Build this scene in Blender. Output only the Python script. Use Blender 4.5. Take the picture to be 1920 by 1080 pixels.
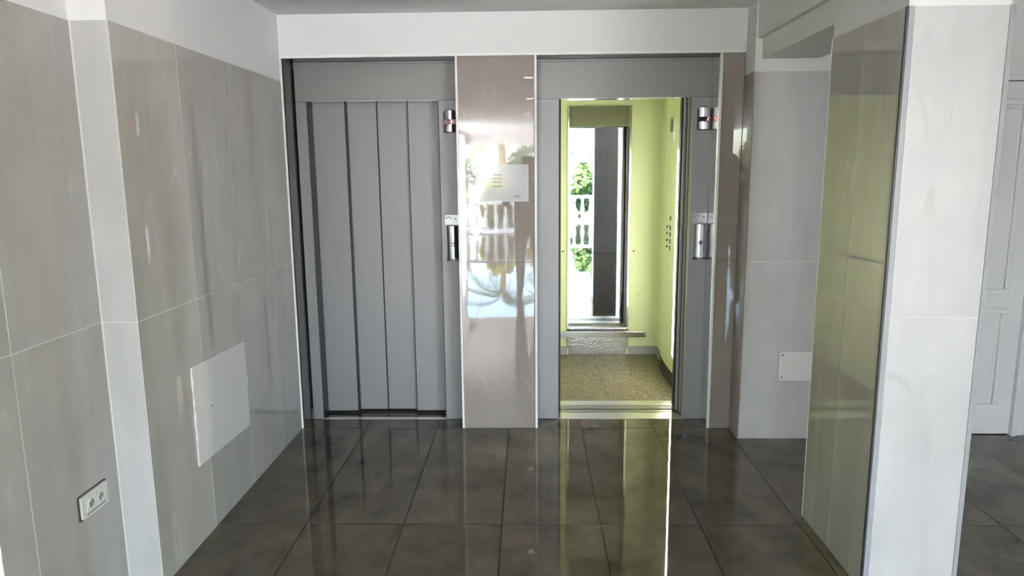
import bpy, bmesh, math, random
from mathutils import Vector, Matrix

for o in list(bpy.data.objects):
    bpy.data.objects.remove(o, do_unlink=True)
scene = bpy.context.scene
COL = scene.collection
random.seed(7)

# ------------------------------------------------------------------ camera
cam_data = bpy.data.cameras.new('camera')
cam_data.sensor_width = 36.0
cam_data.lens = 1312.6 / 1920 * 36.0
cam_data.clip_start = 0.02
cam = bpy.data.objects.new('camera', cam_data)
COL.objects.link(cam)
RX_, DN_, FW_ = ((0.9996907, 0.0231028, -0.0092045), (-0.0052175, -0.1670413, -0.9859361),
                 (-0.0243154, 0.9856792, -0.1668691))
cam.matrix_world = Matrix(((RX_[0], -DN_[0], -FW_[0], 0.0), (RX_[1], -DN_[1], -FW_[1], 0.0),
                           (RX_[2], -DN_[2], -FW_[2], 1.6), (0, 0, 0, 1)))
scene.camera = cam

# ------------------------------------------------------------------ sky, sun, exposure
world = bpy.data.worlds.new('sky')
scene.world = world
world.use_nodes = True
wn = world.node_tree.nodes
sky = wn.new('ShaderNodeTexSky')
sky.sky_type = 'NISHITA'
sky.sun_disc = False
sky.sun_elevation = math.radians(52)
sky.sun_rotation = math.radians(20)
sky.air_density = 1.0
sky.dust_density = 1.5
bg = wn['Background']
bg.inputs['Strength'].default_value = 1.25
world.node_tree.links.new(sky.outputs['Color'], bg.inputs['Color'])

sun_d = bpy.data.lights.new('sun', 'SUN')
sun_d.energy = 34.0
sun_d.angle = math.radians(0.6)
sun_d.color = (1.0, 0.945, 0.90)
sun = bpy.data.objects.new('sun', sun_d)
COL.objects.link(sun)
sun.rotation_euler = (math.radians(-38), math.radians(-14), 0)    # shines from above the building on to the garden

port_d = bpy.data.lights.new('opening_portal', 'AREA')            # sampling portal in the terrace opening: emits nothing itself
port_d.shape = 'RECTANGLE'
port_d.size, port_d.size_y = 3.9, 2.3
port_d.cycles.is_portal = True
port = bpy.data.objects.new('opening_portal', port_d)
COL.objects.link(port)
port.location = (0.4, -9.45, 1.15)
port.rotation_euler = (math.radians(90), 0, math.radians(0))

port2_d = port_d.copy()
port2_d.size, port2_d.size_y = 6.5, 2.3
port2 = bpy.data.objects.new('side_opening_portal', port2_d)
COL.objects.link(port2)
port2.location = (4.40, -6.15, 1.15)
port2.rotation_euler = (math.radians(90), 0, math.radians(90))

port3_d = port_d.copy()
port3_d.size, port3_d.size_y = 4.2, 2.3
port3 = bpy.data.objects.new('left_opening_portal', port3_d)
COL.objects.link(port3)
port3.location = (-1.75, -7.1, 1.15)
port3.rotation_euler = (math.radians(90), 0, math.radians(-90))

scene.view_settings.view_transform = 'Standard'
scene.view_settings.look = 'None'
scene.view_settings.gamma = 1.0
scene.view_settings.use_curve_mapping = False
scene.view_settings.exposure = 2.48

# ------------------------------------------------------------------ materials
MATS = {}


def new_mat(name):
    m = bpy.data.materials.new(name)
    m.use_nodes = True
    MATS[name] = m
    return m, m.node_tree.nodes, m.node_tree.links, m.node_tree.nodes['Principled BSDF']


def plain(name, col, rough=0.5, metal=0.0, bump=0.0, bscale=40.0, spec=0.5, mottle=0.0, mscale=3.0):
    m, n, l, b = new_mat(name)
    b.inputs['Base Color'].default_value = (*col, 1)
    b.inputs['Roughness'].default_value = rough
    b.inputs['Metallic'].default_value = metal
    b.inputs['Specular IOR Level'].default_value = spec
    tc = n.new('ShaderNodeTexCoord')
    if mottle:
        nz = n.new('ShaderNodeTexNoise')
        nz.inputs['Scale'].default_value = mscale
        nz.inputs['Detail'].default_value = 5
        l.new(tc.outputs['Object'], nz.inputs['Vector'])
        mx = n.new('ShaderNodeMix')
        mx.data_type = 'RGBA'
        mx.inputs['A'].default_value = (*[c * (1 - mottle) for c in col], 1)
        mx.inputs['B'].default_value = (*[min(1, c * (1 + mottle)) for c in col], 1)
        l.new(nz.outputs['Fac'], mx.inputs['Factor'])
        l.new(mx.outputs['Result'], b.inputs['Base Color'])
    if bump:
        nz = n.new('ShaderNodeTexNoise')
        nz.inputs['Scale'].default_value = bscale
        nz.inputs['Detail'].default_value = 4
        l.new(tc.outputs['Object'], nz.inputs['Vector'])
        bp = n.new('ShaderNodeBump')
        bp.inputs['Strength'].default_value = bump
        bp.inputs['Distance'].default_value = 0.01
        l.new(nz.outputs['Fac'], bp.inputs['Height'])
        l.new(bp.outputs['Normal'], b.inputs['Normal'])
    return m


def stone(name, dark, light, vein, stretch, rough, vein_amt=0.5, wave=0.04, streak=0.5, ior=1.5):
    """polished porcelain tile: cloudy body, soft streaks along the tile, a few thin veins, slightly wavy gloss"""
    m, n, l, b = new_mat(name)
    tc = n.new('ShaderNodeTexCoord')
    oi = n.new('ShaderNodeObjectInfo')
    mul = n.new('ShaderNodeMath'); mul.operation = 'MULTIPLY'; mul.inputs[1].default_value = 57.0
    l.new(oi.outputs['Random'], mul.inputs[0])
    add = n.new('ShaderNodeVectorMath'); add.operation = 'ADD'
    l.new(tc.outputs['Object'], add.inputs[0])
    l.new(mul.outputs[0], add.inputs[1])
    mp = n.new('ShaderNodeMapping')
    mp.inputs['Scale'].default_value = stretch
    l.new(add.outputs[0], mp.inputs['Vector'])
    st = n.new('ShaderNodeTexNoise')
    st.inputs['Scale'].default_value = 3.0
    st.inputs['Detail'].default_value = 4
    st.inputs['Distortion'].default_value = 0.6
    l.new(mp.outputs[0], st.inputs['Vector'])
    cl = n.new('ShaderNodeTexNoise')
    cl.inputs['Scale'].default_value = 4.0
    cl.inputs['Detail'].default_value = 9
    cl.inputs['Roughness'].default_value = 0.65
    l.new(add.outputs[0], cl.inputs['Vector'])
    mf = n.new('ShaderNodeMix')
    mf.inputs['Factor'].default_value = streak
    l.new(cl.outputs['Fac'], mf.inputs['A'])
    l.new(st.outputs['Fac'], mf.inputs['B'])
    rp = n.new('ShaderNodeValToRGB')
    rp.color_ramp.elements[0].position = 0.30
    rp.color_ramp.elements[0].color = (*dark, 1)
    rp.color_ramp.elements[1].position = 0.72
    rp.color_ramp.elements[1].color = (*light, 1)
    l.new(mf.outputs['Result'], rp.inputs['Fac'])
    # veins: thin iso-lines of a slow distorted noise, broken up by a second noise
    mp2 = n.new('ShaderNodeMapping')
    mp2.inputs['Scale'].default_value = tuple(0.35 + 0.35 * s for s in stretch)
    mp2.inputs['Rotation'].default_value = (0.3, 0.35, 0.4)
    l.new(add.outputs[0], mp2.inputs['Vector'])
    vn = n.new('ShaderNodeTexNoise')
    vn.inputs['Scale'].default_value = 1.1
    vn.inputs['Detail'].default_value = 2.5
    vn.inputs['Distortion'].default_value = 0.15
    l.new(mp2.outputs[0], vn.inputs['Vector'])
    sb = n.new('ShaderNodeMath'); sb.operation = 'SUBTRACT'; sb.inputs[1].default_value = 0.56
    l.new(vn.outputs['Fac'], sb.inputs[0])
    ab = n.new('ShaderNodeMath'); ab.operation = 'ABSOLUTE'
    l.new(sb.outputs[0], ab.inputs[0])
    mr = n.new('ShaderNodeMapRange')
    mr.inputs['From Min'].default_value = 0.0
    mr.inputs['From Max'].default_value = 0.005
    mr.inputs['To Min'].default_value = vein_amt
    mr.inputs['To Max'].default_value = 0.0
    l.new(ab.outputs[0], mr.inputs['Value'])
    bk = n.new('ShaderNodeMapRange')
    bk.inputs['From Min'].default_value = 0.48
    bk.inputs['From Max'].default_value = 0.62
    l.new(cl.outputs['Fac'], bk.inputs['Value'])
    mm = n.new('ShaderNodeMath'); mm.operation = 'MULTIPLY'
    l.new(mr.outputs[0], mm.inputs[0])
    l.new(bk.outputs[0], mm.inputs[1])
    mx = n.new('ShaderNodeMix'); mx.data_type = 'RGBA'
    mx.inputs['B'].default_value = (*vein, 1)
    l.new(mm.outputs[0], mx.inputs['Factor'])
    l.new(rp.outputs['Color'], mx.inputs['A'])
    l.new(mx.outputs['Result'], b.inputs['Base Color'])
    b.inputs['Roughness'].default_value = rough
    b.inputs['IOR'].default_value = ior
    wv = n.new('ShaderNodeTexNoise')
    wv.inputs['Scale'].default_value = 7.0
    wv.inputs['Detail'].default_value = 1
    l.new(add.outputs[0], wv.inputs['Vector'])
    bp = n.new('ShaderNodeBump')
    bp.inputs['Strength'].default_value = wave
    bp.inputs['Distance'].default_value = 0.01
    l.new(wv.outputs['Fac'], bp.inputs['Height'])
    l.new(bp.outputs['Normal'], b.inputs['Normal'])
    return m


def brushed(name, col, rough, along, amount=0.12):
    """brushed steel; along: 0 = streaks along local x, 2 = streaks along z"""
    m, n, l, b = new_mat(name)
    tc = n.new('ShaderNodeTexCoord')
    mp = n.new('ShaderNodeMapping')
    sc = [130.0, 130.0, 130.0]
    sc[along] = 2.5
    mp.inputs['Scale'].default_value = sc
    l.new(tc.outputs['Object'], mp.inputs['Vector'])
    nz = n.new('ShaderNodeTexNoise')
    nz.inputs['Scale'].default_value = 1.0
    nz.inputs['Detail'].default_value = 3
    l.new(mp.outputs[0], nz.inputs['Vector'])
    lg = n.new('ShaderNodeTexNoise')
    lg.inputs['Scale'].default_value = 5.0
    lg.inputs['Detail'].default_value = 6
    l.new(tc.outputs['Object'], lg.inputs['Vector'])
    av = n.new('ShaderNodeMix'); av.inputs['Factor'].default_value = 0.45
    l.new(nz.outputs['Fac'], av.inputs['A'])
    l.new(lg.outputs['Fac'], av.inputs['B'])
    mx = n.new('ShaderNodeMix'); mx.data_type = 'RGBA'
    mx.inputs['A'].default_value = (*[c * (1 - amount) for c in col], 1)
    mx.inputs['B'].default_value = (*[min(1, c * (1 + amount)) for c in col], 1)
    l.new(av.outputs['Result'], mx.inputs['Factor'])
    l.new(mx.outputs['Result'], b.inputs['Base Color'])
    b.inputs['Metallic'].default_value = 1.0
    rr = n.new('ShaderNodeMapRange')
    rr.inputs['To Min'].default_value = rough - 0.06
    rr.inputs['To Max'].default_value = rough + 0.06
    l.new(lg.outputs['Fac'], rr.inputs['Value'])
    l.new(rr.outputs[0], b.inputs['Roughness'])
    bp = n.new('ShaderNodeBump')
    bp.inputs['Strength'].default_value = 0.08
    bp.inputs['Distance'].default_value = 0.002
    l.new(nz.outputs['Fac'], bp.inputs['Height'])
    l.new(bp.outputs['Normal'], b.inputs['Normal'])
    return m


def glow(name, col, strength):
    m, n, l, b = new_mat(name)
    b.inputs['Base Color'].default_value = (*col, 1)
    b.inputs['Emission Color'].default_value = (*col, 1)
    b.inputs['Emission Strength'].default_value = strength
    return m


def granite(name):
    m, n, l, b = new_mat(name)
    tc = n.new('ShaderNodeTexCoord')
    vo = n.new('ShaderNodeTexVoronoi')
    vo.inputs['Scale'].default_value = 95.0
    l.new(tc.outputs['Object'], vo.inputs['Vector'])
    sp = n.new('ShaderNodeSeparateColor')
    l.new(vo.outputs['Color'], sp.inputs[0])
    rp = n.new('ShaderNodeValToRGB')
    e = rp.color_ramp.elements
    e[0].position, e[0].color = 0.0, (0.05, 0.045, 0.03, 1)
    e[1].position, e[1].color = 1.0, (0.29, 0.245, 0.15, 1)
    for p_, c_ in ((0.22, (0.10, 0.09, 0.06)), (0.30, (0.10, 0.083, 0.045)), (0.75, (0.16, 0.135, 0.078))):
        k = e.new(p_)
        k.color = (*c_, 1)
    l.new(sp.outputs[0], rp.inputs['Fac'])
    l.new(rp.outputs['Color'], b.inputs['Base Color'])
    b.inputs['Roughness'].default_value = 0.5
    return m


stone('tile_taupe', (0.37, 0.353, 0.316), (0.475, 0.458, 0.416), (0.60, 0.575, 0.52), (3.0, 3.0, 0.22), 0.018, 0.4, 0.012, 0.6, 1.55)
stone('tile_light', (0.46, 0.452, 0.44), (0.58, 0.572, 0.558), (0.34, 0.30, 0.27), (3.5, 3.5, 0.4), 0.42, 0.3, 0.03, 0.5)
stone('tile_marble', (0.285, 0.242, 0.214), (0.355, 0.308, 0.277), (0.46, 0.42, 0.39), (1.6, 1.6, 0.7), 0.02, 0.5, 0.016, 0.35, 1.8)
stone('tile_floor', (0.050, 0.040, 0.026), (0.172, 0.145, 0.102), (0.28, 0.245, 0.19), (1.7, 0.6, 1.0), 0.02, 0.14, 0.006, 0.4)
plain('paint_white', (0.75, 0.74, 0.72), 0.55, bump=0.03, bscale=60, mottle=0.02)
plain('paint_ceiling', (0.78, 0.775, 0.76), 0.7, bump=0.02, bscale=60)
plain('grout_light', (0.72, 0.70, 0.66), 0.8, bump=0.1)
plain('grout_mid', (0.16, 0.145, 0.13), 0.8)
plain('etched', (0.33, 0.33, 0.335), 0.42, metal=1.0, mottle=0.2, mscale=60)
plain('grout_dark', (0.012, 0.011, 0.010), 0.8)
plain('trim_white', (0.84, 0.84, 0.82), 0.3)
plain('trim_grey', (0.33, 0.335, 0.345), 0.45)
plain('trim_dark', (0.05, 0.05, 0.05), 0.4)
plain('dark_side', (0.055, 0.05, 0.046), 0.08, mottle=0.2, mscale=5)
plain('black', (0.012, 0.012, 0.013), 0.45)
plain('shaft', (0.03, 0.03, 0.03), 0.9)
plain('cover_grey', (0.64, 0.62, 0.60), 0.5, bump=0.02, bscale=30, mottle=0.03)
plain('sealant', (0.82, 0.81, 0.78), 0.5, bump=0.4, bscale=60)
plain('plastic_ivory', (0.66, 0.64, 0.58), 0.35)
plain('plastic_white', (0.72, 0.71, 0.67), 0.4)
plain('door_paint', (0.74, 0.74, 0.75), 0.4, bump=0.02)
brushed('steel_vertical', (0.34, 0.336, 0.348), 0.6, 2)
brushed('steel_horizontal', (0.30, 0.294, 0.288), 0.6, 0)
brushed('steel_polished', (0.66, 0.66, 0.65), 0.16, 2, 0.05)
plain('chrome', (0.56, 0.56, 0.57), 0.09, metal=1.0)
plain('aluminium', (0.62, 0.61, 0.56), 0.28, metal=1.0, bump=0.05, bscale=80)
plain('steel_worn', (0.55, 0.56, 0.57), 0.22, metal=1.0, bump=0.25, bscale=55, mottle=0.25, mscale=14)
plain('laminate_green', (0.68, 0.74, 0.46), 0.30, bump=0.01, mottle=0.02)
plain('laminate_dark', (0.15, 0.155, 0.085), 0.35, metal=0.3, mottle=0.2, mscale=10)
plain('skirting', (0.36, 0.37, 0.38), 0.4, metal=0.4, mottle=0.15, mscale=8)
m, n_, l_, b_ = new_mat('mirror')
b_.inputs['Base Color'].default_value = (0.62, 0.66, 0.66, 1)
b_.inputs['Metallic'].default_value = 1.0
b_.inputs['Roughness'].default_value = 0.015
granite('cab_floor')
plain('paper', (0.60, 0.60, 0.62), 0.04)
plain('ink', (0.02, 0.02, 0.02), 0.5)
glow('lamp_strip', (1.0, 0.95, 0.74), 32.0)
glow('lamp_panel', (1.0, 0.95, 0.72), 9.0)
glow('lamp_spot', (1.0, 0.9, 0.75), 3.0)
glow('digit_red', (1.0, 0.08, 0.09), 3.0)
plain('display_red', (0.10, 0.008, 0.018), 0.15)
plain('display_black', (0.012, 0.008, 0.008), 0.15)
plain('stucco', (0.82, 0.80, 0.75), 0.7, bump=0.1)
plain('paving', (0.58, 0.55, 0.53), 0.8, mottle=0.15)
plain('bark', (0.16, 0.12, 0.08), 0.9, bump=0.5, bscale=12, mottle=0.3)
for nm, c in (('leaf_yellow', (0.20, 0.20, 0.03)), ('leaf_green', (0.045, 0.085, 0.02)), ('leaf_dark', (0.025, 0.05, 0.025))):
    mt = plain(nm, c, 0.5, mottle=0.3, mscale=2.0)
    mt.node_tree.nodes['Principled BSDF'].inputs['Transmission Weight'].default_value = 0.0
plain('skin', (0.50, 0.33, 0.25), 0.5)
plain('shirt', (0.06, 0.055, 0.05), 0.8, mottle=0.8, mscale=14)
plain('trousers', (0.10, 0.10, 0.12), 0.85)
plain('hair', (0.02, 0.015, 0.012), 0.6)
plain('shoe', (0.02, 0.02, 0.02), 0.5)


# ------------------------------------------------------------------ mesh helpers
class MB:
    def __init__(self):
        self.v, self.f, self.mi = [], [], []

    def quad(self, pts, mi=0):
        k = len(self.v)
        self.v += [tuple(p) for p in pts]
        self.f.append(tuple(range(k, k + len(pts))))
        self.mi.append(mi)

    def box(self, x0, x1, y0, y1, z0, z1, mi=0):
        k = len(self.v)
        self.v += [(x, y, z) for z in (z0, z1) for y in (y0, y1) for x in (x0, x1)]
        for q in ((0, 2, 3, 1), (4, 5, 7, 6), (0, 1, 5, 4), (2, 6, 7, 3), (0, 4, 6, 2), (1, 3, 7, 5)):
            self.f.append(tuple(k + i for i in q))
            self.mi.append(mi)
        return self

    def prism(self, poly, axis, a0, a1, mi=0):
        """extrude a 2D outline along an axis: 'y' outline in (x,z); 'x' outline in (y,z); 'z' outline in (x,y)"""
        def P(p, a):
            return {'y': (p[0], a, p[1]), 'x': (a, p[0], p[1]), 'z': (p[0], p[1], a)}[axis]
        k = len(self.v)
        n = len(poly)
        self.v += [P(p, a0) for p in poly] + [P(p, a1) for p in poly]
        self.f.append(tuple(range(k, k + n)))
        self.f.append(tuple(range(k + 2 * n - 1, k + n - 1, -1)))
        self.mi += [mi, mi]
        for i in range(n):
            j = (i + 1) % n
            self.f.append((k + i, k + n + i, k + n + j, k + j))
            self.mi.append(mi)
        return self

    def tube(self, pts, rad, seg=10, mi=0, cap=True):
        pts = [Vector(p) for p in pts]
        rads = rad if isinstance(rad, (list, tuple)) else [rad] * len(pts)
        k = len(self.v)
        for i, p in enumerate(pts):
            t = (pts[min(i + 1, len(pts) - 1)] - pts[max(i - 1, 0)]).normalized()
            a = Vector((0, 0, 1)) if abs(t.z) < 0.9 else Vector((1, 0, 0))
            u = t.cross(a).normalized()
            w = t.cross(u)
            for s in range(seg):
                q = 2 * math.pi * s / seg
                self.v.append(tuple(p + (u * math.cos(q) + w * math.sin(q)) * rads[i]))
        for i in range(len(pts) - 1):
            for s in range(seg):
                self.f.append((k + i * seg + s, k + i * seg + (s + 1) % seg, k + (i + 1) * seg + (s + 1) % seg, k + (i + 1) * seg + s))
                self.mi.append(mi)
        if cap:
            self.f.append(tuple(k + s for s in range(seg)))
            self.f.append(tuple(k + (len(pts) - 1) * seg + s for s in range(seg)))
            self.mi += [mi, mi]
        return self

    def lathe(self, prof, seg=20, mi=0, axis='z', c=(0, 0, 0)):
        k = len(self.v)
        for r, h in prof:
            for s in range(seg):
                q = 2 * math.pi * s / seg
                a, b = r * math.cos(q), r * math.sin(q)
                p = {'z': (a, b, h), 'y': (a, h, b), 'x': (h, a, b)}[axis]
                self.v.append((p[0] + c[0], p[1] + c[1], p[2] + c[2]))
        for i in range(len(prof) - 1):
            for s in range(seg):
                self.f.append((k + i * seg + s, k + i * seg + (s + 1) % seg, k + (i + 1) * seg + (s + 1) % seg, k + (i + 1) * seg + s))
                self.mi.append(mi)
        self.f.append(tuple(k + s for s in range(seg)))
        self.f.append(tuple(k + (len(prof) - 1) * seg + s for s in range(seg)))
        self.mi += [mi, mi]
        return self

    def mesh(self, name, mats, smooth=False, bevel=0.0, fix=True):
        me = bpy.data.meshes.new(name)
        me.from_pydata(self.v, [], self.f)
        for mt in (mats if isinstance(mats, (list, tuple)) else [mats]):
            me.materials.append(MATS[mt])
        me.polygons.foreach_set('material_index', self.mi)
        if fix or bevel:
            bm = bmesh.new()
            bm.from_mesh(me)
            if bevel:
                bmesh.ops.bevel(bm, geom=list(bm.edges), offset=bevel, segments=2, profile=0.6, affect='EDGES', clamp_overlap=True)
            bmesh.ops.recalc_face_normals(bm, faces=bm.faces)
            bm.to_mesh(me)
            bm.free()
        if smooth:
            me.shade_smooth()
            me.set_sharp_from_angle(angle=math.radians(35))
        return me

    def build(self, name, mats, parent=None, smooth=False, bevel=0.0, fix=True):
        o = bpy.data.objects.new(name, self.mesh(name, mats, smooth, bevel, fix))
        COL.objects.link(o)
        if parent is not None:
            o.parent = parent
            o.matrix_parent_inverse = PINV(parent)
        return o


def PINV(p):
    m = Matrix.Translation(p.location)
    return m.inverted()


def structure(o, label=None):
    o['kind'] = 'structure'
    if label:
        o['label'] = label
    return o


def tag(o, label, cat, group=None):
    o['label'] = label
    o['category'] = cat
    if group:
        o['group'] = group
    return o


def thing(name, loc, label, cat, group=None):
    e = bpy.data.objects.new(name, None)
    e.empty_display_size = 0.1
    e.location = loc
    COL.objects.link(e)
    return tag(e, label, cat, group)


# ------------------------------------------------------------------ key planes (metres; camera at the origin, eye height 1.6)
LX = -1.435      # tiled left wall of the lift lobby
NX = -1.570      # tiled left wall before the lobby
PY = 2.477       # front of the two piers that frame the lobby
FY = 4.185       # front of the lift surround
DY = 4.345       # steel lift frames
RXW = 1.263      # left face of right pier
SY = 4.013       # wall right of the lifts
TT = 2.118       # top of the tiling
HJ = 1.060       # horizontal tile joint
CZ = 2.487       # ceiling
HB = -9.4        # far end of the hall, open to the garden
HR = 4.25        # right wall of the hall
LB = -5.0        # the left wall ends here, opened beyond (out of view) to add daylight
GAP = 0.0018
TH = 0.0025

TILE_MESH = {}


def tile(parent, face, plane, a0, a1, z0, z1, mat):
    """one wall tile; face '-y','+x','-x': the direction the glazed side looks; a = coordinate along the wall"""
    gv = GAP if face == '-y' else 0.0028
    w, h = round(a1 - a0 - 2 * gv, 4), round(z1 - z0 - 2 * GAP, 4)
    key = (w, h, mat)
    if key not in TILE_MESH:
        mb = MB().box(-w / 2, w / 2, 0, TH, -h / 2, h / 2)
        TILE_MESH[key] = mb.mesh('tile', mat)
    o = bpy.data.objects.new('tile', TILE_MESH[key])
    COL.objects.link(o)
    c, zc = (a0 + a1) / 2, (z0 + z1) / 2
    if face == '-y':
        o.location = (c, plane, zc)
    elif face == '+x':
        o.location = (plane, c, zc)
        o.rotation_euler = (0, 0, math.radians(90))
    else:
        o.location = (plane, c, zc)
        o.rotation_euler = (0, 0, math.radians(-90))
    o.parent = parent
    o.matrix_parent_inverse = PINV(parent)
    return o


# ------------------------------------------------------------------ floor: dark polished tiles
grout = MB().box(-1.75, HR + 0.1, HB, 4.36, -0.12, -0.003).build('floor', 'grout_dark')
structure(grout, 'dark grey polished stone tile floor')
xs = [-1.48 + 0.45 * i for i in range(0, 14)]
xs = [-1.60] + xs
ys = [4.185 - 1.21 * j for j in range(0, 12)]
ys = [4.345] + ys
fm = {}
for i in range(len(xs) - 1):
    for j in range(len(ys) - 1):
        x0, x1, y1, y0 = xs[i], xs[i + 1], ys[j], ys[j + 1]
        if y0 < HB:
            y0 = HB
        if y1 - y0 < 0.03:
            continue
        w, d = round(x1 - x0 - 0.0046, 4), round(y1 - y0 - 0.0040, 4)
        if (w, d) not in fm:
            fm[(w, d)] = MB().box(-w / 2, w / 2, -d / 2, d / 2, -0.008, 0).mesh('tile', 'tile_floor')
        o = bpy.data.objects.new('tile', fm[(w, d)])
        COL.objects.link(o)
        o.location = ((x0 + x1) / 2, (y0 + y1) / 2, 0)
        o.parent = grout

# ------------------------------------------------------------------ ceiling and beams
ceil = MB().box(-1.9, HR + 0.3, HB - 0.3, 6.6, CZ, CZ + 0.25).build('ceiling', 'paint_ceiling')
structure(ceil, 'flat white painted ceiling')
b1 = MB().box(1.25, 1.62, PY + 0.02, SY + 0.2, 2.292, CZ).box(1.281, 1.592, 3.0, SY + 0.06, 2.185, 2.2925)
b1 = b1.build('ceiling_beam', 'paint_white')
structure(b1, 'white painted stepped beam from right pier to lift wall')
b2 = MB().box(-1.9, 2.35, HB - 0.3, HB, 2.23, CZ).build('ceiling_beam', 'paint_white')
structure(b2, 'white lintel beam over the garden opening')

wfar = MB().box(2.35, HR + 0.3, HB - 0.3, HB, 0, CZ).build('wall_far_blocker', 'paint_white')  # unseen wall, added to cut the light reaching the right pier
structure(wfar, 'unseen white wall added to limit the light of the garden opening')

# ------------------------------------------------------------------ left wall of the lobby
wl = MB().box(-1.9, LX - TH + 0.0005, PY + 0.12, 4.6, 0, TT).box(-1.9, LX - 0.004, PY + 0.12, 4.6, TT, CZ)
wl = wl.build('wall_left', ['grout_light', 'paint_white'])
for p in wl.data.polygons:
    p.material_index = 1 if p.center.z > TT - 0.001 else 0
structure(wl, 'left lobby wall of glossy taupe tiles with white paint above')
yb = [PY + 0.001, 2.945, 3.395, 3.848, FY - 0.012]
for i in range(4):
    for z0, z1 in ((0, HJ), (HJ, TT)):
        tile(wl, '+x', LX, yb[i], yb[i + 1], z0, z1, 'tile_taupe')

# near left wall and left pier
wn_ = MB().box(-1.9, NX - TH + 0.0005, LB, PY + 0.05, 0, TT).box(-1.9, NX - 0.004, LB, PY + 0.05, TT, CZ)
wn_.box(-1.9, NX, HB, LB, 2.40, CZ + 0.0).box(-1.9, NX, HB, HB + 0.3, 0, 2.40)
wn_ = wn_.build('wall_left_near', ['grout_light', 'paint_white'])
for p in wn_.data.polygons:
    p.material_index = 1 if p.center.z > TT - 0.001 or p.center.y < LB - 0.01 else 0
structure(wn_, 'nearest left wall of glossy taupe tiles with a socket')
yy = PY
while yy > LB + 0.05:
    y0 = max(LB, yy - 0.4535)
    for z0, z1 in ((0, HJ), (HJ, TT)):
        tile(wn_, '+x', NX, y0, yy, z0, z1, 'tile_taupe')
    yy = y0
pier = MB().box(NX - 0.01, LX - TH, PY + TH - 0.0005, PY + 0.12, 0, TT, 0).box(NX - 0.01, LX - 0.004, PY + 0.002, PY + 0.12, TT, CZ, 1)
pier = pier.build('wall_pier_left', ['grout_light', 'paint_white'])
structure(pier, 'narrow pale front of the left pier')
for z0, z1 in ((0, HJ), (HJ, TT)):
    tile(pier, '-y', PY, NX + 0.004, LX - 0.003, z0, z1, 'tile_light')

# ------------------------------------------------------------------ right pier
PXR = 1.600
pr = MB().box(RXW + TH - 0.0005, PXR + 0.006, PY + TH - 0.0005, 3.065, 0, TT + 0.006, 0).box(RXW + 0.004, PXR + 0.006, PY + 0.003, 3.065, TT + 0.006, CZ, 1)
pr = pr.build('wall_pier_right', ['grout_light', 'paint_white'])
structure(pr, 'square right pier with pale front and glossy taupe side')
TR = TT + 0.006
for z0, z1 in ((0, HJ + 0.004), (HJ + 0.004, TR)):
    tile(pr, '-y', PY, RXW + 0.022, PXR - 0.001, z0, z1, 'tile_light')
    tile(pr, '-x', RXW, PY + 0.012, 2.783, z0, z1, 'tile_taupe')
    tile(pr, '-x', RXW, 2.783, 3.062, z0, z1, 'tile_taupe')
for nm, (x0, x1, y0, y1), mt in (('corner_trim', (RXW - 0.001, RXW + 0.004, PY + 0.001, PY + 0.012), 'trim_dark'),
                                 ('corner_trim', (RXW + 0.004, RXW + 0.0215, PY - 0.0015, PY + 0.012), 'trim_grey'),
                                 ('corner_trim', (PXR - 0.0005, PXR + 0.016, PY - 0.0015, PY + 0.02), 'trim_grey'),
                                 ('corner_trim', (RXW - 0.001, RXW + 0.012, 3.061, 3.066), 'trim_white')):
    MB().box(x0, x1, y0, y1, 0, TR).build(nm, mt, pr)

# ------------------------------------------------------------------ wall to the right of the lifts, side hall
ws = MB().box(1.244, 2.0, SY + TH - 0.0005, 4.6, 0, TT, 0).box(1.244, 2.0, SY + 0.003, 4.6, TT, CZ, 1)
ws = ws.build('wall_right', ['grout_light', 'paint_white'])
structure(ws, 'pale tiled wall beside the open lift, white above')
for x0, x1 in ((1.246, 1.696), (1.696, 2.0)):
    for z0, z1 in ((0, HJ + 0.004), (HJ + 0.004, TT)):
        tile(ws, '-y', SY, x0, x1, z0, z1, 'tile_light')
# return face between lift surround and this wall
MB().box(1.2405, 1.246, SY, FY + 0.1, 0, TT).build('return_panel', 'tile_marble', ws)

wside = MB().box(2.895, HR + 0.2, 4.09, 4.6, 0, CZ).box(2.0, 2.895, 4.09, 4.6, 2.06, CZ).box(2.0, 2.03, 4.09, 4.6, 0, 2.06)
wside = wside.build('wall_side_hall', 'paint_white')
structure(wside, 'white wall of the side hall around the panelled door')
whr = MB().box(HR, HR + 0.3, -2.7, 4.6, 0, CZ).box(HR, HR + 0.3, HB, -2.7, 2.40, CZ).box(3.2, HR, -1.15, -1.0, 0, CZ)  # last box: unseen stub added to block light on the right pier
for yc in (-9.25, -6.1):
    whr.box(HR, HR + 0.3, yc - 0.15, yc + 0.15, 0, 2.40)
whr = whr.build('wall_hall_right', 'paint_white')
structure(whr, 'white right side of the hall, opened for daylight between columns, with an added light blocking stub')
wsh = MB().box(-1.9, HR + 0.3, 6.3, 6.6, -0.1, CZ).box(-1.9, -1.5, 4.6, 6.3, -0.1, CZ).box(1.3, HR + 0.3, 4.6, 6.3, -0.1, CZ)
wsh = wsh.build('wall_shaft', 'shaft')
structure(wsh, 'dark shaft walls behind the lifts')

# panelled door in the side hall
door = MB().box(2.03, 2.875, 4.075, 4.115, 0.006, 2.055)
door = door.build('door_1', 'door_paint')
structure(door, 'white panelled door at the right edge')


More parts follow.
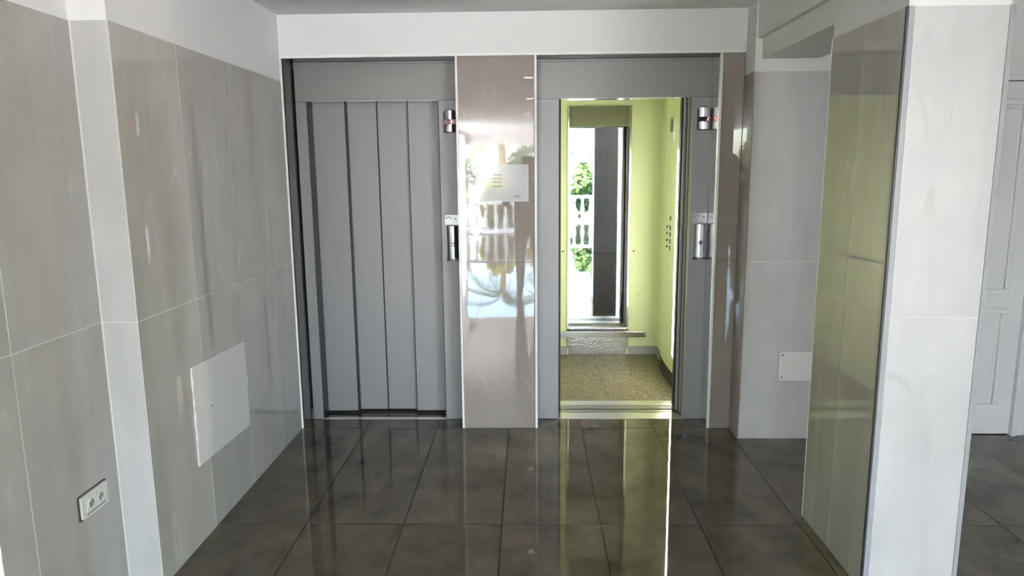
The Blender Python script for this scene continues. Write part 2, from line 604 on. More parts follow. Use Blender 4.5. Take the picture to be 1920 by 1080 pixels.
def door_panel(z0, z1, x0, x1):
    mb = MB()
    y = 4.075
    d, w = 0.012, 0.03
    # raised moulding frame and inner field
    for (a0, a1, c0, c1) in ((x0, x1, z0, z0 + w), (x0, x1, z1 - w, z1), (x0, x0 + w, z0 + w, z1 - w), (x1 - w, x1, z0 + w, z1 - w)):
        mb.box(a0, a1, y - d, y + 0.002, c0, c1)
    mb.box(x0 + w + 0.02, x1 - w - 0.02, y - 0.007, y + 0.002, z0 + w + 0.02, z1 - w - 0.02)
    return mb.build('door_panel', 'door_paint', door, bevel=0.004)


door_panel(0.165, 0.775, 2.13, 2.785)
door_panel(0.86, 1.96, 2.13, 2.785)
cas = MB().box(2.875, 2.905, 4.045, 4.1, 0, 2.06).box(2.905, 2.96, 4.06, 4.1, 0, 2.12).box(2.0, 2.875, 4.045, 4.1, 2.06, 2.09)
cas.box(2.0, 2.905, 4.06, 4.1, 2.09, 2.165)
cas.build('door_casing', 'door_paint', door, bevel=0.003)
MB().tube([(2.12, 4.075, 1.0), (2.12, 4.02, 1.0), (2.22, 4.02, 1.0)], 0.009).build('door_handle', 'chrome', door, smooth=True)

# ------------------------------------------------------------------ lift surround (back wall)
wb = MB().box(-1.46, 1.25, FY, 4.6, 2.258, CZ, 1)
wb.box(-0.42, 0.049, FY + TH - 0.0005, 4.6, 0, 2.258, 0)
wb.box(1.103, 1.2405, FY + TH - 0.0005, 4.6, 0, 2.258, 0)
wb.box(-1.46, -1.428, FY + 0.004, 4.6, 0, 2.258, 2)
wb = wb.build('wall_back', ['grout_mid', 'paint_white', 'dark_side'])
structure(wb, 'lift surround with white band above and glossy tiled piers')
for z0, z1 in ((0, 1.049), (1.049, 2.246)):
    tile(wb, '-y', FY, -0.408, 0.035, z0, z1, 'tile_marble')
    tile(wb, '-y', FY, 1.117, 1.2395, z0, z1, 'tile_marble')
# side and top linings of the two recesses
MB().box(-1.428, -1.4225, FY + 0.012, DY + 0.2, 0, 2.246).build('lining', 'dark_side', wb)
MB().box(1.0985, 1.103, FY + 0.012, DY + 0.2, 0, 2.246).build('lining', 'steel_polished', wb)
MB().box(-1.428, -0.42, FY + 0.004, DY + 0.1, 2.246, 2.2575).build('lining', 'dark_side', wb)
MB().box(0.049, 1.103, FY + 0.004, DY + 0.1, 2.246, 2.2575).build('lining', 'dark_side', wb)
for k, (x0, x1, z0, z1) in enumerate(((-1.449, -1.428, 0, 2.246), (-0.421, -0.408, 0, 2.246), (0.036, 0.050, 0, 2.246),
                                      (1.102, 1.116, 0, 2.246), (-1.449, 1.2405, 2.246, 2.262))):
    t = MB().box(x0, x1, FY - 0.004, FY + 0.014, z0, z1).build('trim_%d' % (k + 1), 'trim_white', bevel=0.0015)
    structure(t, ['white trim at the left edge of the closed lift', 'white trim on the left of the middle pier',
                  'white trim on the right of the middle pier', 'white trim right of the open lift', 'white trim under the white band'][k])


# ------------------------------------------------------------------ lift entrances
def entrance(name, label, xl, xr, ol, orr):
    e = thing(name, ((xl + xr) / 2, DY, 0), label, 'elevator')
    MB().box(xl, xr, DY, DY + 0.03, 2.018, 2.232).box(xl, xr, DY - 0.006, DY + 0.03, 2.232, 2.245).build('header', 'steel_horizontal', e, bevel=0.001)
    for a, b, inner in ((xl, ol, ol), (orr, xr, orr)):
        mb = MB().box(a, b, DY, DY + 0.028, 0.002, 2.016)
        if inner == ol:
            mb.box(b - 0.02, b, DY + 0.028, DY + 0.09, 0.002, 2.016)
        else:
            mb.box(a, a + 0.02, DY + 0.028, DY + 0.055, 0.002, 2.016)
        mb.build('jamb', 'steel_vertical', e, bevel=0.001)
    MB().box(ol, orr, DY + 0.002, DY + 0.1, 2.0165, 2.03).build('head_lining', 'steel_polished', e)
    return e


# closed lift
el = entrance('closed_elevator', 'closed lift with four grey steel folding panels', -1.412, -0.423, -1.348, -0.541)
for x0, x1, y0 in ((-1.364, -1.147, 4.462), (-1.160, -0.954, 4.492), (-0.9455, -0.740, 4.497), (-0.748, -0.545, 4.464)):
    MB().box(x0, x1, y0, y0 + 0.022, 0.018, 2.03).build('door_panel', 'steel_vertical', el, bevel=0.0015)
for x0, x1, y0 in ((-1.1465, -1.134, 4.466), (-0.954, -0.9455, 4.495), (-0.7535, -0.748, 4.466), (-0.5445, -0.5405, 4.47)):
    MB().box(x0, x1, y0, y0 + 0.03, 0.018, 2.03).build('gap_shade', 'black', el)  # black strips stand in for the shadow in the panel gaps
MB().box(-0.5448, -0.5415, DY + 0.002, DY + 0.03, 0.004, 2.016).build('gap_shade', 'black', el)  # black strip draws the dark shade line along the jamb edge
MB().box(-1.3475, -1.345, DY + 0.012, 4.5, 0.004, 2.016).build('jamb_shade', 'black', el)  # black sheet imitates the shade on the inner jamb return
MB().box(-1.40, -0.5, 4.54, 4.56, 0, 2.2).build('door_backing', 'black', el)
sl = MB().box(-1.348, -0.541, DY + 0.002, 4.375, -0.02, 0.004).build('sill_edge', 'aluminium', el)
MB().box(-1.348, -0.541, 4.375, 4.54, -0.03, 0.001).box(-1.348, -0.541, 4.455, 4.46, 0.001, 0.004).box(-1.348, -0.541, 4.49, 4.494, 0.001, 0.004).build('sill', 'dark_side', el)  # dark colour carries the shadow lying on this sill

# open lift
er = entrance('open_elevator', 'open lift doorway with brushed steel frame and lit green cab', 0.052, 1.0985, 0.182, 0.990)
for x0, y0, y1, mt, nm in ((0.993, 4.405, 4.43, 'black', 'gap_shade'), (0.984, 4.440, 4.460, 'steel_vertical', 'door_panel'), (0.981, 4.464, 4.485, 'black', 'gap_shade'),
                           (0.969, 4.490, 4.512, 'steel_vertical', 'door_panel'), (0.967, 4.55, 4.60, 'black', 'gap_shade')):
    MB().box(x0, 1.12, y0, y1, 0.012, 2.03).build(nm, mt, er, bevel=0.0015)  # the black pieces imitate shade between jamb and stacked panels
MB().box(0.06, 0.188, 4.40, 4.425, 0.002, 2.03).build('door_post', 'steel_vertical', er, bevel=0.002)
MB().box(0.06, 0.205, 4.49, 4.51, 0.002, 2.03).build('door_gasket', 'black', er)
MB().box(0.05, 1.10, 4.43, 4.60, 2.03, 2.2).build('door_header', 'chrome', er)
ms = MB().box(0.182, 0.99, DY + 0.002, 4.45, -0.03, 0.003)
ms.build('sill', 'aluminium', er)
mb = MB()
for a, b, z in ((4.45, 4.462, 0.003), (4.462, 4.474, -0.012), (4.474, 4.486, 0.003), (4.486, 4.498, -0.012), (4.498, 4.512, 0.003)):
    mb.box(0.182, 0.99, a, b, -0.03, z)
mb.build('sill_track', 'aluminium', er)
MB().box(0.05, 1.12, 4.512, 4.54, -0.06, -0.03).build('sill_gap', 'black', er)

# cab
cab = thing('elevator_cab', (0.58, 5.25, 0), 'lift cab with yellow green walls, mirror and speckled floor', 'elevator cab')
CL, CR, CB, CF = 0.05, 1.11, 5.957, 4.54
mb = MB()
for a, b, z in ((4.54, 4.556, 0.003), (4.556, 4.57, -0.012), (4.57, 4.586, 0.003), (4.586, 4.60, -0.012), (4.60, 4.70, 0.003)):
    mb.box(CL, CR, a, b, -0.03, z)
mb.build('cab_sill', 'aluminium', cab)
for x0, x1 in ((CL, 0.556), (0.558, CR)):
    MB().box(x0, x1, 4.7, CB, -0.03, 0.0).build('floor_panel', 'cab_floor', cab)
MB().box(CL - 0.03, CR + 0.03, 4.55, CB + 0.03, -0.06, -0.03).build('floor_base', 'black', cab)
MB().box(CL, CR, CB, CB + 0.02, 0, 2.2).build('back_wall', 'laminate_green', cab)
MB().box(CR, CR + 0.02, 4.70, CB, 0, 2.2).build('side_wall', 'laminate_green', cab)
MB().box(CL - 0.02, CL, 4.62, CB, 0, 2.2).build('side_wall', 'laminate_green', cab)
MB().box(CL - 0.02, CR + 0.02, 4.60, CB + 0.02, 2.2, 2.22).build('cab_ceiling', 'plastic_white', cab)
MB().box(1.0, CR, 4.66, 4.70, 0, 2.2).build('front_return', 'steel_vertical', cab)
MB().box(CL, 0.18, 4.62, 4.66, 0, 2.2).build('front_return', 'steel_vertical', cab)
for x0, x1 in ((CL, 0.327), (0.858, CR)):
    MB().box(x0, x1, CB - 0.012, CB, 0, 0.075).build('skirting', 'skirting', cab, bevel=0.002)
MB().box(CR - 0.012, CR, 4.72, CB - 0.012, 0, 0.075).build('skirting', 'skirting', cab, bevel=0.002)
mir = MB().box(0.343, 0.818, CB - 0.008, CB - 0.002, 0.25, 1.945).build('mirror', 'mirror', cab)
MB().box(0.328, 0.343, CB - 0.012, CB, 0.06, 2.112).build('mirror_frame', 'steel_polished', mir, bevel=0.002)
MB().box(0.838, 0.857, CB - 0.012, CB, 0.06, 2.112).build('mirror_frame', 'steel_polished', mir, bevel=0.002)
MB().box(0.818, 0.838, CB - 0.02, CB, 0.25, 1.945).build('mirror_edge', 'trim_dark', mir, bevel=0.003)
MB().box(0.343, 0.838, CB - 0.012, CB, 0.235, 0.25).build('mirror_frame', 'steel_polished', mir)
MB().box(0.350, 0.832, CB - 0.02, CB, 1.950, 2.108).build('lamp_box', 'laminate_dark', cab, bevel=0.004)
MB().box(0.343, 0.838, CB - 0.01, CB, 0.0, 0.235).build('kick_plate', 'steel_worn', cab, bevel=0.002)
bar = MB().box(0.19, 0.999, CB - 0.09, CB - 0.068, 0.172, 0.222).build('bumper_rail', 'steel_polished', cab, bevel=0.003)
for x in (0.30, 0.93):
    MB().box(x - 0.012, x + 0.012, CB - 0.068, CB, 0.185, 0.21).build('bracket', 'steel_polished', bar)
for x in (0.289, 0.893):
    MB().lathe([(0.008, CB - 0.004), (0.008, CB), (0.003, CB + 0.002)], 10, axis='y', c=(x, 0, 0.906)).build('screw', 'trim_dark', cab)
MB().lathe([(0.004, CB - 0.003), (0.004, CB)], 8, axis='y', c=(0.94, 0, 0.53)).build('screw', 'trim_dark', cab)
hr = MB().tube([(CL, 5.76, 0.93), (CL + 0.045, 5.75, 0.925), (CL + 0.045, 5.03, 0.92), (CL, 5.02, 0.92)], 0.014, 12).build('handrail', 'steel_polished', cab, smooth=True)

# control column on the right wall of the cab
cy, ay, ax = 5.20, 0.46, 0.062
poly = [(CR, cy - ay)]
for k in range(0, 25):
    q = math.pi * k / 24
    poly.append((CR - 0.002 - ax * math.sin(q) ** 0.8, cy - ay * math.cos(q)))
poly.append((CR, cy + ay))
cop = MB().prism(poly, 'z', 0.11, 2.12).build('control_column', 'laminate_green', cab, smooth=True)
poly2 = [(CR - (CR - x) * 1.0, cy + (y - cy) * 0.98) for x, y in poly]
MB().prism(poly2, 'z', 0.002, 0.112).build('column_base', 'black', cop, smooth=True)


def cop_x(y):
    c = max(-1, min(1, (cy - y) / ay))
    return CR - 0.002 - ax * math.sin(math.acos(c)) ** 0.8


def cop_patch(name, mat, y0, y1, z0, z1, proud=0.003):
    mb = MB()
    N = 4
    out = [(cop_x(y0 + (y1 - y0) * k / N) - proud, y0 + (y1 - y0) * k / N) for k in range(N + 1)]
    inn = [(x + proud + 0.004, y) for x, y in reversed(out)]
    mb.prism(out + inn, 'z', z0, z1)
    return mb.build(name, mat, cop, smooth=True)


cop_patch('lamp_strip', 'lamp_strip', 4.996, 5.018, 0.24, 1.72, 0.004)
ind = cop_patch('floor_display', 'chrome', 5.16, 5.30, 1.80, 1.975, 0.004)
cop_patch('display_window', 'laminate_dark', 5.19, 5.27, 1.86, 1.95, 0.006)
for k, z in enumerate((1.235, 1.165, 1.115, 1.065, 1.015)):
    for y, r in ((5.20, 0.016), (5.31, 0.009)):
        if k == 0 and y > 5.25:
            continue
        x = cop_x(y)
        b = MB().lathe([(r, x - 0.006), (r, x + 0.01)], 14, axis='x', c=(0, y, z)).build('button', 'black' if r > 0.01 else 'ink', cop)
        if r > 0.01:
            MB().lathe([(r * 0.6, x - 0.008), (r * 0.6, x)], 12, axis='x', c=(0, y, z)).build('button_cap', 'laminate_green', b)


# ------------------------------------------------------------------ floor indicators and call stations on the frames
def text_mesh(s, size, shear, mat):
    cu = bpy.data.curves.new('digit', 'FONT')
    cu.body = s
    cu.size = size
    cu.shear = shear
    cu.extrude = 0.0008
    cu.align_x = 'CENTER'
    cu.align_y = 'CENTER'
    tmp = bpy.data.objects.new('digit_tmp', cu)
    COL.objects.link(tmp)
    dg = bpy.context.evaluated_depsgraph_get()
    me = bpy.data.meshes.new_from_object(tmp.evaluated_get(dg))
    bpy.data.objects.remove(tmp, do_unlink=True)
    me.materials.clear()
    me.materials.append(MATS[mat])
    return me


def arch(w, z0, z1, rise, n=10):
    pts = [(-w / 2, z0), (w / 2, z0)]
    for k in range(n + 1):
        a = 1 - 2 * k / n
        pts.append((a * w / 2, z1 - rise * a * a))
    return pts


def indicator(x, label, digit, shear, lit, dx):
    e = thing('floor_indicator', (x, DY, 1.825), label, 'indicator', 'floor indicators on the lift frames')
    w = 0.078
    MB().prism([(x + a, z) for a, z in arch(w, 1.824, 1.962, 0.016)], 'y', DY - 0.014, DY).build('case', 'black', e, bevel=0.001)
    # bowed chrome face in two pieces around the display
    for z0, z1 in ((1.829, 1.873), (1.902, 1.955)):
        out = []
        for k in range(9):
            a = -1 + 2 * k / 8
            out.append((x + a * 0.032, DY - 0.016 - 0.010 * (1 - a * a)))
        out += [(x + 0.032, DY - 0.012), (x - 0.032, DY - 0.012)]
        MB().prism(out, 'z', z0, z1).build('face', 'chrome', e, smooth=True)
    MB().box(x - 0.034, x + 0.034, DY - 0.022, DY - 0.012, 1.8735, 1.9015).build('display', lit, e)
    d = bpy.data.objects.new('digit', text_mesh(digit, 0.030, shear, 'digit_red'))
    COL.objects.link(d)
    d.location = (x + dx, DY - 0.0235, 1.8875)
    d.rotation_euler = (math.radians(90), 0, 0)
    d.parent = e
    d.matrix_parent_inverse = PINV(e)
    return e


def call_station(x, label):
    e = thing('call_station', (x, DY, 1.04), label, 'call button', 'call stations on the lift frames')
    out = []
    for k in range(13):
        q = math.pi * k / 12
        out.append((x - 0.036 * math.cos(q), DY - 0.004 - 0.026 * math.sin(q)))
    out += [(x + 0.036, DY), (x - 0.036, DY)]
    MB().prism(out, 'z', 1.055, 1.258).build('housing', 'chrome', e, smooth=True)
    for x0 in (x - 0.04, x + 0.016):
        MB().box(x0, x0 + 0.024, DY - 0.016, DY, 1.040, 1.055).build('foot', 'black', e, bevel=0.002)
    b = MB().lathe([(0.0135, DY - 0.033), (0.0135, DY - 0.02)], 18, axis='y', c=(x + 0.001, 0, 1.145)).build('button_ring', 'black', e)
    MB().lathe([(0.006, DY - 0.0365), (0.0085, DY - 0.034), (0.0085, DY - 0.026)], 16, axis='y', c=(x + 0.001, 0, 1.145)).build('button', 'chrome', b, smooth=True)
    pl = MB().box(x - 0.047, x + 0.040, DY - 0.003, DY, 1.264, 1.326).build('etched_plate', 'etched', e, bevel=0.0008)
    mk = MB()
    for k in range(7):       # worn arc shaped pictogram
        q = math.radians(20 + 22 * k)
        cx, cz = x - 0.022 - 0.014 * math.cos(q), 1.300 + 0.012 * math.sin(q)
        mk.box(cx - 0.003, cx + 0.003, DY - 0.0036, DY - 0.002, cz - 0.002, cz + 0.002)
    mk.box(x + 0.012, x + 0.026, DY - 0.0036, DY - 0.002, 1.298, 1.304)
    mk.build('pictogram', 'trim_dark', pl)['kind'] = 'stuff'
    return e


indicator(-0.473, 'chrome floor indicator lit red beside the closed lift', '4', 0.0, 'display_red', 0.010)
indicator(1.056, 'chrome floor indicator with black display beside the open lift', '1', 0.4, 'display_black', 0.016)
call_station(-0.472, 'chrome call button housing beside the closed lift')
call_station(1.056, 'chrome call button housing beside the open lift')

# ------------------------------------------------------------------ laminated notice on the middle pier
nt = MB().box(-0.311, -0.003, FY - 0.002, FY - 0.0003, 1.4155, 1.6255).build('laminated_notice', 'paper')
tag(nt, 'glossy laminated sheet with small print on the middle pier', 'notice')
rng = random.Random(3)
pr_ = MB()
for z, w in ((1.570, 0.040), (1.548, 0.055), (1.527, 0.050), (1.502, 0.052)):
    x = -0.185 - w / 2
    while x < -0.185 + w / 2:
        ww = rng.uniform(0.004, 0.010)
        pr_.box(x, x + ww, FY - 0.0024, FY - 0.0015, z - 0.002, z + 0.002)
        x += ww + 0.003
for z, x0, x1 in ((1.445, -0.090, -0.045), (1.438, -0.082, -0.055)):
    pr_.box(x0, x1, FY - 0.0024, FY - 0.0015, z - 0.001, z + 0.001)
pr_.build('print', 'ink', nt)['kind'] = 'stuff'
MB().box(-0.3135, -0.311, FY - 0.003, FY, 1.413, 1.628).box(-0.003, -0.0005, FY - 0.003, FY, 1.413, 1.628).box(-0.311, -0.003, FY - 0.003, FY, 1.413, 1.4155).box(-0.311, -0.003, FY - 0.003, FY, 1.6255, 1.628).build('edge_strip', 'trim_white', nt)

# ------------------------------------------------------------------ access covers and socket
cv = MB().prism([(2.828, 0.345), (3.381, 0.326), (3.386, 0.760), (2.833, 0.782)], 'x', LX, LX + 0.006).build('access_cover', 'cover_grey')
tag(cv, 'large plain grey access cover on the left tiled wall', 'access panel')
rng = random.Random(5)
mb = MB()
pts = [(LX + 0.003, 2.832 + 0.0035 * rng.uniform(-1, 1), 0.345 + 0.437 * k / 14) for k in range(15)]
mb.tube(pts, [0.0035 * rng.uniform(0.7, 1.5) for _ in pts], 8)
pts = [(LX + 0.003, 3.386 + 0.002 * rng.uniform(-1, 1), 0.54 + 0.22 * k / 8) for k in range(9)]
mb.tube(pts, [0.003 * rng.uniform(0.5, 1.3) for _ in pts], 8)
pts = [(LX + 0.003, 2.833 + 0.55 * k / 10, 0.783 - 0.0022 * k) for k in range(11)]
mb.tube(pts, 0.002, 6)
pts = [(LX + 0.003, 2.828 + 0.55 * k / 10, 0.345 - 0.0019 * k) for k in range(11)]
mb.tube(pts, 0.002, 6)
mb.build('sealant_bead', 'sealant', cv, smooth=True)
MB().lathe([(0.004, LX + 0.0055), (0.004, LX + 0.0068)], 8, axis='x', c=(0, 2.99, 0.565)).build('hole', 'ink', cv)


def rrect(x0, x1, z0, z1, r, n=5):
    pts = []
    for cx, cz, a0 in ((x1 - r, z1 - r, 0), (x0 + r, z1 - r, 90), (x0 + r, z0 + r, 180), (x1 - r, z0 + r, 270)):
        for k in range(n + 1):
            q = math.radians(a0 + 90 * k / n)
            pts.append((cx + r * math.cos(q), cz + r * math.sin(q)))
    return pts


bp_ = MB().prism(rrect(1.460, 1.760, 0.361, 0.536, 0.014), 'y', SY - 0.009, SY).build('blank_plate', 'plastic_white', smooth=True)
tag(bp_, 'white screwed blank plate on pale wall behind the right pier', 'cover plate')
for x in (1.480, 1.740):
    for z in (0.382, 0.515):
        MB().lathe([(0.005, SY - 0.0105), (0.005, SY - 0.008)], 10, axis='y', c=(x, 0, z)).build('screw', 'trim_dark', bp_)

so = thing('wall_socket', (NX, 2.315, 0.403), 'ivory double wall socket low on the nearest left wall', 'socket')
mb = MB().prism(rrect(2.240, 2.390, 0.403, 0.487, 0.008), 'x', NX, NX + 0.011)
mb.build('face_plate', 'plastic_ivory', so, bevel=0.0015)
MB().prism(rrect(2.232, 2.396, 0.398, 0.492, 0.008), 'x', NX, NX + 0.003).build('back_plate', 'trim_dark', so)
for y in (2.288, 2.342):
    ins = MB().prism(rrect(y - 0.0255, y + 0.0255, 0.419, 0.475, 0.004), 'x', NX + 0.0105, NX + 0.0135).build('insert', 'plastic_ivory', so, bevel=0.0008)
    mb = MB().lathe([(0.0215, NX + 0.0137), (0.0205, NX + 0.0175), (0.0175, NX + 0.0175), (0.0165, NX + 0.0138)], 20, axis='x', c=(0, y, 0.447))
    mb.build('socket_cup', 'plastic_ivory', ins, smooth=True)
    MB().lathe([(0.0165, NX + 0.0137), (0.0165, NX + 0.0142)], 18, axis='x', c=(0, y, 0.447)).build('socket_well', 'trim_grey', ins)
    for dy in (-0.0085, 0.0085):
        MB().lathe([(0.003, NX + 0.014), (0.003, NX + 0.0147)], 8, axis='x', c=(0, y + dy, 0.447)).build('pin_hole', 'ink', ins)
MB().box(NX + 0.0105, NX + 0.0125, 2.262, 2.368, 0.4135, 0.416).build('seam', 'trim_dark', so)

# ------------------------------------------------------------------ the hall behind the camera (seen in the mirror and the polished tiles)
colm = MB().box(1.25, 1.70, -1.95, -1.6, 0, CZ).build('wall_hall_column', 'tile_light')
structure(colm, 'grey column of the hall, seen in the lift mirror')
for k, x in enumerate((1.22, 2.32)):
    wf = MB().box(x - 0.03, x + 0.03, HB - 0.08, HB, 0, 2.23).build('trim_%d' % (6 + k), 'trim_white')
    structure(wf, ['white post in the garden opening, seen in the lift mirror', 'white post at the right of the garden opening'][k])
for k, (x, y) in enumerate(((0.0, 1.37), (0.02, -0.76), (-0.03, -3.2))):
    e = thing('ceiling_spotlight', (x, y, CZ), ['small round ceiling spotlight nearest the lifts', 'small round ceiling spotlight in mid hall',
                                                 'small round ceiling spotlight nearest the garden'][k], 'light', 'hall ceiling spotlights')
    MB().lathe([(0.05, CZ - 0.012), (0.055, CZ)], 20, c=(x, y, 0)).build('rim', 'chrome', e, smooth=True)
    MB().lathe([(0.036, CZ - 0.015), (0.036, CZ - 0.01)], 18, c=(x, y, 0)).build('lens', 'lamp_spot', e)

# terrace and balustrade
terr = MB().box(-30, 40, HB - 60, HB, -0.4, -0.02).box(HR + 0.1, 40, HB, 20, -0.4, -0.02).box(-30, -1.75, HB, 20, -0.4, -0.02).build('ground_terrace', 'paving')
structure(terr, 'sunlit paved ground outside')
bal = thing('balustrade', (1.3, HB - 0.35, -0.02), 'white balustrade at the end of the hall, seen in the polished pier', 'balustrade')
MB().box(-2.2, 4.8, HB - 0.45, HB - 0.25, 0.72, 0.80).build('top_rail', 'stucco', bal, bevel=0.01)
MB().box(-2.2, 4.8, HB - 0.44, HB - 0.26, -0.02, 0.08).build('plinth', 'stucco', bal, bevel=0.01)
prof = [(0.045, 0.08), (0.05, 0.12), (0.03, 0.15), (0.058, 0.26), (0.062, 0.34), (0.036, 0.52), (0.028, 0.60), (0.05, 0.66), (0.05, 0.72)]
bme = MB().lathe(prof, 14).mesh('baluster', 'stucco', smooth=True)
for k in range(28):
    o = bpy.data.objects.new('baluster', bme)
    COL.objects.link(o)
    o.location = (-2.1 + 0.25 * k - 1.3, 0, 0.02)
    o.parent = bal


# garden
def palm(x, y, h, label, seed, mat):
    r = random.Random(seed)
    e = thing('palm_tree', (x, y, -0.02), label, 'palm tree', 'garden palms')
    pts = [(x + 0.12 * math.sin(2.2 * k / 8), y + 0.05 * k / 8, -0.02 + h * k / 8) for k in range(9)]
    MB().tube(pts, [0.17 - 0.06 * k / 8 for k in range(9)], 10).build('trunk', 'bark', e, smooth=True)
    tx, ty, tz = pts[-1]
    for k in range(16):
        az = 2 * math.pi * k / 16 + r.uniform(-0.2, 0.2)
        up = r.uniform(0.1, 1.1)
        L = r.uniform(1.5, 2.2)
        mb = MB()
        spine = []
        for s in range(13):
            t = s / 12
            rr = L * t * math.cos(up * (1 - t * 0.6))
            zz = L * (math.sin(up) * t - 0.75 * t * t)
            spine.append(Vector((tx + rr * math.cos(az), ty + rr * math.sin(az), tz + zz)))
        mb.tube(spine, [0.022 * (1 - 0.8 * s / 12) for s in range(13)], 5)
        side = Vector((-math.sin(az), math.cos(az), 0))
        for s in range(1, 12):
            for half in (0.0, 0.5):
                base = spine[s].lerp(spine[min(12, s + 1)], half)
                d = (spine[min(12, s + 1)] - spine[s - 1]).normalized()
                ll = 0.50 * math.sin(math.pi * (0.12 + 0.8 * (s + half) / 12.5))
                for sg in (-1, 1):
                    tip = base + (side * sg * 0.8 + d * 0.6 - Vector((0, 0, 0.35))) * ll
                    mb.quad([base - d * 0.02, base + d * 0.02, tip])
        mb.build('frond', mat, e, fix=False)
    return e


palm(-1.0, -15.5, 2.6, 'tall palm left in the garden, seen in the polished pier', 1, 'leaf_green')
palm(1.0, -20.5, 3.4, 'farthest palm of the garden', 2, 'leaf_dark')
palm(4.2, -15.8, 2.2, 'palm right in the garden, seen in the lift mirror', 3, 'leaf_green')
palm(-6.0, -16.0, 1.8, 'low yellow palm at the far left of the garden', 4, 'leaf_yellow')


def shrub(x, y, rad, h, label, seed, mat, n=900):
    r = random.Random(seed)
    e = thing('shrub', (x, y, -0.02), label, 'shrub', 'garden shrubs')
    mb = MB()
    for _ in range(n):
        a, b = r.uniform(0, 2 * math.pi), r.uniform(-0.9, 1)
        q = math.sqrt(1 - b * b)
        k = r.uniform(0.7, 1.02) * (1 + 0.15 * math.sin(3 * a + seed))
        c = Vector((x + rad * q * math.cos(a) * k, y + rad * q * math.sin(a) * k, -0.02 + h * (0.5 + 0.5 * b * k)))
        u = Vector((r.uniform(-1, 1), r.uniform(-1, 1), r.uniform(-1, 1))).normalized()
        w = u.cross(Vector((r.uniform(-1, 1), r.uniform(-1, 1), r.uniform(-1, 1)))).normalized()
        s = r.uniform(0.07, 0.15)
        mb.quad([c - u * s, c + w * s * 0.45, c + u * s, c - w * s * 0.45])
    f = mb.build('foliage', mat, e, fix=False)
    st = MB()
    for k in range(5):
        a = 1.26 * k
        st.tube([(x, y, -0.03), (x + 0.3 * rad * math.cos(a), y + 0.3 * rad * math.sin(a), h * 0.35), (x + 0.6 * rad * math.cos(a), y + 0.6 * rad * math.sin(a), h * 0.7)],
                [0.03, 0.022, 0.01], 6)
    st.build('stem', 'bark', e)
    return e


for k, (x, y, rad, h, mat) in enumerate(((-2.3, -11.4, 0.55, 1.7, 'leaf_yellow'), (-0.85, -11.5, 0.55, 1.35, 'leaf_yellow'), (0.6, -11.4, 0.55, 1.5, 'leaf_yellow'),
                                         (2.05, -11.5, 0.58, 1.9, 'leaf_green'), (3.5, -11.4, 0.55, 1.6, 'leaf_yellow'), (5.0, -11.5, 0.6, 2.2, 'leaf_green'),
                                         (-4.0, -11.6, 0.7, 2.4, 'leaf_green'), (0.9, -26.0, 2.2, 3.2, 'leaf_dark'), (-5.0, -26.0, 2.3, 2.8, 'leaf_dark'), (7.0, -26.0, 2.4, 3.3, 'leaf_dark'))):
    shrub(x, y, rad, h, ['yellow green shrub at the far left behind the balustrade', 'low yellow green shrub left of the middle', 'yellow green shrub at the middle of the opening',
                         'green shrub right of the middle', 'yellow green shrub in front of the right palm', 'big green shrub at the right end',
                         'big green shrub at the left end', 'wide dark tree line bush in the middle distance', 'wide dark bush in the left distance',
                         'wide dark bush in the right distance'][k], 20 + k, mat, 2600 if rad < 1.5 else 4000)


# ------------------------------------------------------------------ the person taking the picture (seen only in the polished pier)
PX, PYY = 0.0, -0.42


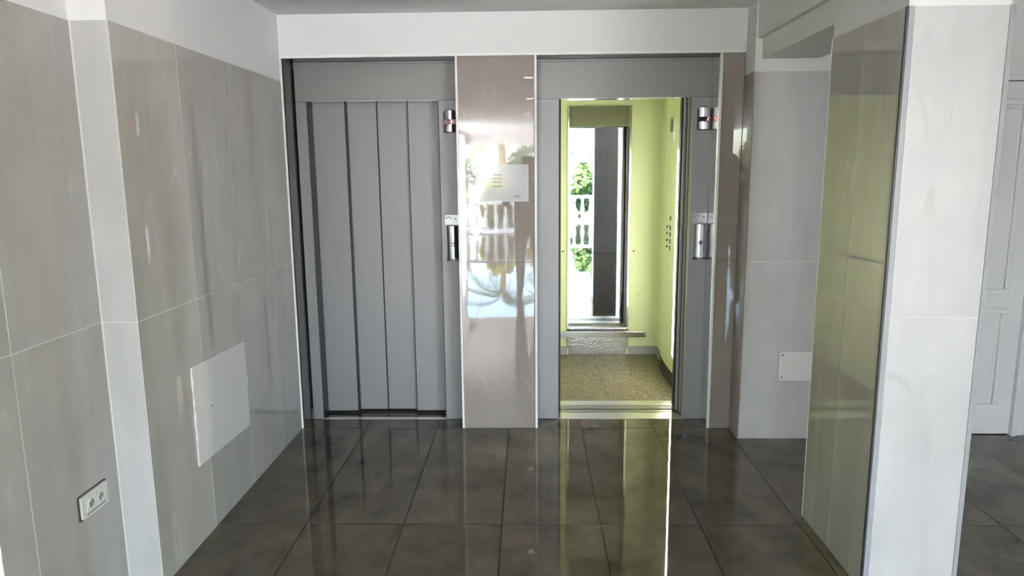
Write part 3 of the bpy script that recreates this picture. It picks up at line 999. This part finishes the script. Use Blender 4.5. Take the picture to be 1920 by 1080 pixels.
def person():
    J, E, Rr = [], [], []

    def add(p, r, parent=None):
        J.append((p[0] + PX, p[1] + PYY, p[2]))
        Rr.append(r if isinstance(r, tuple) else (r, r))
        if parent is not None:
            E.append((parent, len(J) - 1))
        return len(J) - 1
    pel = add((0, 0, 0.95), (0.165, 0.125))
    wa = add((0, 0, 1.10), (0.185, 0.13), pel)
    ch = add((0, 0, 1.28), (0.205, 0.135), wa)
    uc = add((0, 0, 1.41), (0.13, 0.10), ch)
    nk = add((0, 0.01, 1.50), 0.056, uc)
    hb = add((0, 0.03, 1.57), (0.068, 0.078), nk)
    hm = add((0, 0.03, 1.655), (0.078, 0.098), hb)
    add((0, 0.02, 1.73), (0.058, 0.07), hm)
    add((0, 0.135, 1.635), 0.014, hm)                       # nose
    for sx in (-1, 1):
        add((sx * 0.088, 0.02, 1.645), (0.012, 0.022), hm)  # ear
        sh = add((sx * 0.185, 0, 1.40), 0.068, uc)
        el_ = add((sx * 0.30, 0.08, 1.17), 0.050, sh)
        wr = add((sx * 0.14 - PX * 0.8, 0.27, 1.47), 0.031, el_)
        pa = add((sx * 0.105 - PX, 0.325, 1.555), (0.038, 0.022), wr)
        for k in range(4):
            b0 = add((sx * 0.098 - PX, 0.345 + 0.004 * k, 1.585 + 0.014 * (k - 1)), 0.010, pa)
            add((sx * (0.068 + 0.004 * k) - PX, 0.365, 1.59 + 0.017 * (k - 1)), 0.008, b0)
        t0 = add((sx * 0.088 - PX, 0.338, 1.545), 0.011, pa)
        add((sx * 0.055 - PX, 0.35, 1.552), 0.009, t0)
        hp = add((sx * 0.095, 0, 0.86), 0.105, pel)
        kn = add((sx * 0.11, 0.02, 0.50), 0.066, hp)
        an = add((sx * 0.115, -0.01, 0.095), 0.046, kn)
        add((sx * 0.13, 0.14, 0.040), (0.042, 0.034), an)
    me = bpy.data.meshes.new('body')
    me.from_pydata(J, E, [])
    tmp = bpy.data.objects.new('body_tmp', me)
    COL.objects.link(tmp)
    sk = tmp.modifiers.new('skin', 'SKIN')
    sk.use_smooth_shade = True
    if not me.skin_vertices:
        me.skin_vertices.new()
    for i, v in enumerate(me.skin_vertices[0].data):
        v.radius = Rr[i]
        v.use_root = (i == 0)
    sb = tmp.modifiers.new('sub', 'SUBSURF')
    sb.levels = sb.render_levels = 2
    dg = bpy.context.evaluated_depsgraph_get()
    out = bpy.data.meshes.new_from_object(tmp.evaluated_get(dg))
    bpy.data.objects.remove(tmp, do_unlink=True)
    out.name = 'body'
    lift = min(v.co.z for v in out.vertices)
    for v in out.vertices:
        v.co.z -= lift
        v.co.y = min(v.co.y, -0.02)
    out.materials.clear()
    for mt in ('shirt', 'skin', 'trousers', 'shoe'):
        out.materials.append(MATS[mt])
    for p in out.polygons:
        c = p.center
        x, y, z = c.x - PX, c.y - PYY, c.z
        if z < 0.11:
            p.material_index = 3
        elif z < 0.74:
            p.material_index = 2
        elif (z > 1.475 and abs(x) < 0.13 and y < 0.2) or y > 0.13:
            p.material_index = 1
        else:
            p.material_index = 0
        p.use_smooth = True
    e = thing('person', (PX, PYY, 0), 'person in a dark patterned shirt holding up a phone, reflected in the middle pier', 'person')
    o = bpy.data.objects.new('body', out)
    COL.objects.link(o)
    o.parent = e
    o.matrix_parent_inverse = PINV(e)
    hmsh = MB()
    prof = [(0.004, 1.785), (0.045, 1.775), (0.078, 1.745), (0.092, 1.70), (0.094, 1.665), (0.088, 1.655)]
    hmsh.lathe(prof, 20, c=(PX, PYY + 0.012, -lift))
    hmsh.build('hair', 'hair', e, smooth=True)
    for sx in (-1, 1):
        MB().lathe([(0.001, 0.0), (0.009, 0.003), (0.011, 0.010), (0.009, 0.017), (0.001, 0.020)], 10, axis='y',
                   c=(PX + sx * 0.032, PYY + 0.105, 1.662 - lift)).build('eye', 'trim_white', e, smooth=True)
    MB().box(PX - 0.022, PX + 0.022, PYY + 0.102, PYY + 0.116, 1.592 - lift, 1.600 - lift).build('mouth', 'skin', e, bevel=0.003)


person()
ph = MB().prism(rrect(-0.080, 0.080, 1.562, 1.638, 0.010), 'y', -0.050, -0.042).build('smartphone', 'black', smooth=True)
tag(ph, 'black smartphone held up by the person in the reflection', 'phone')
MB().lathe([(0.006, -0.0415), (0.006, -0.040)], 12, axis='y', c=(0.0, 0, 1.6)).build('lens', 'display_black', ph)
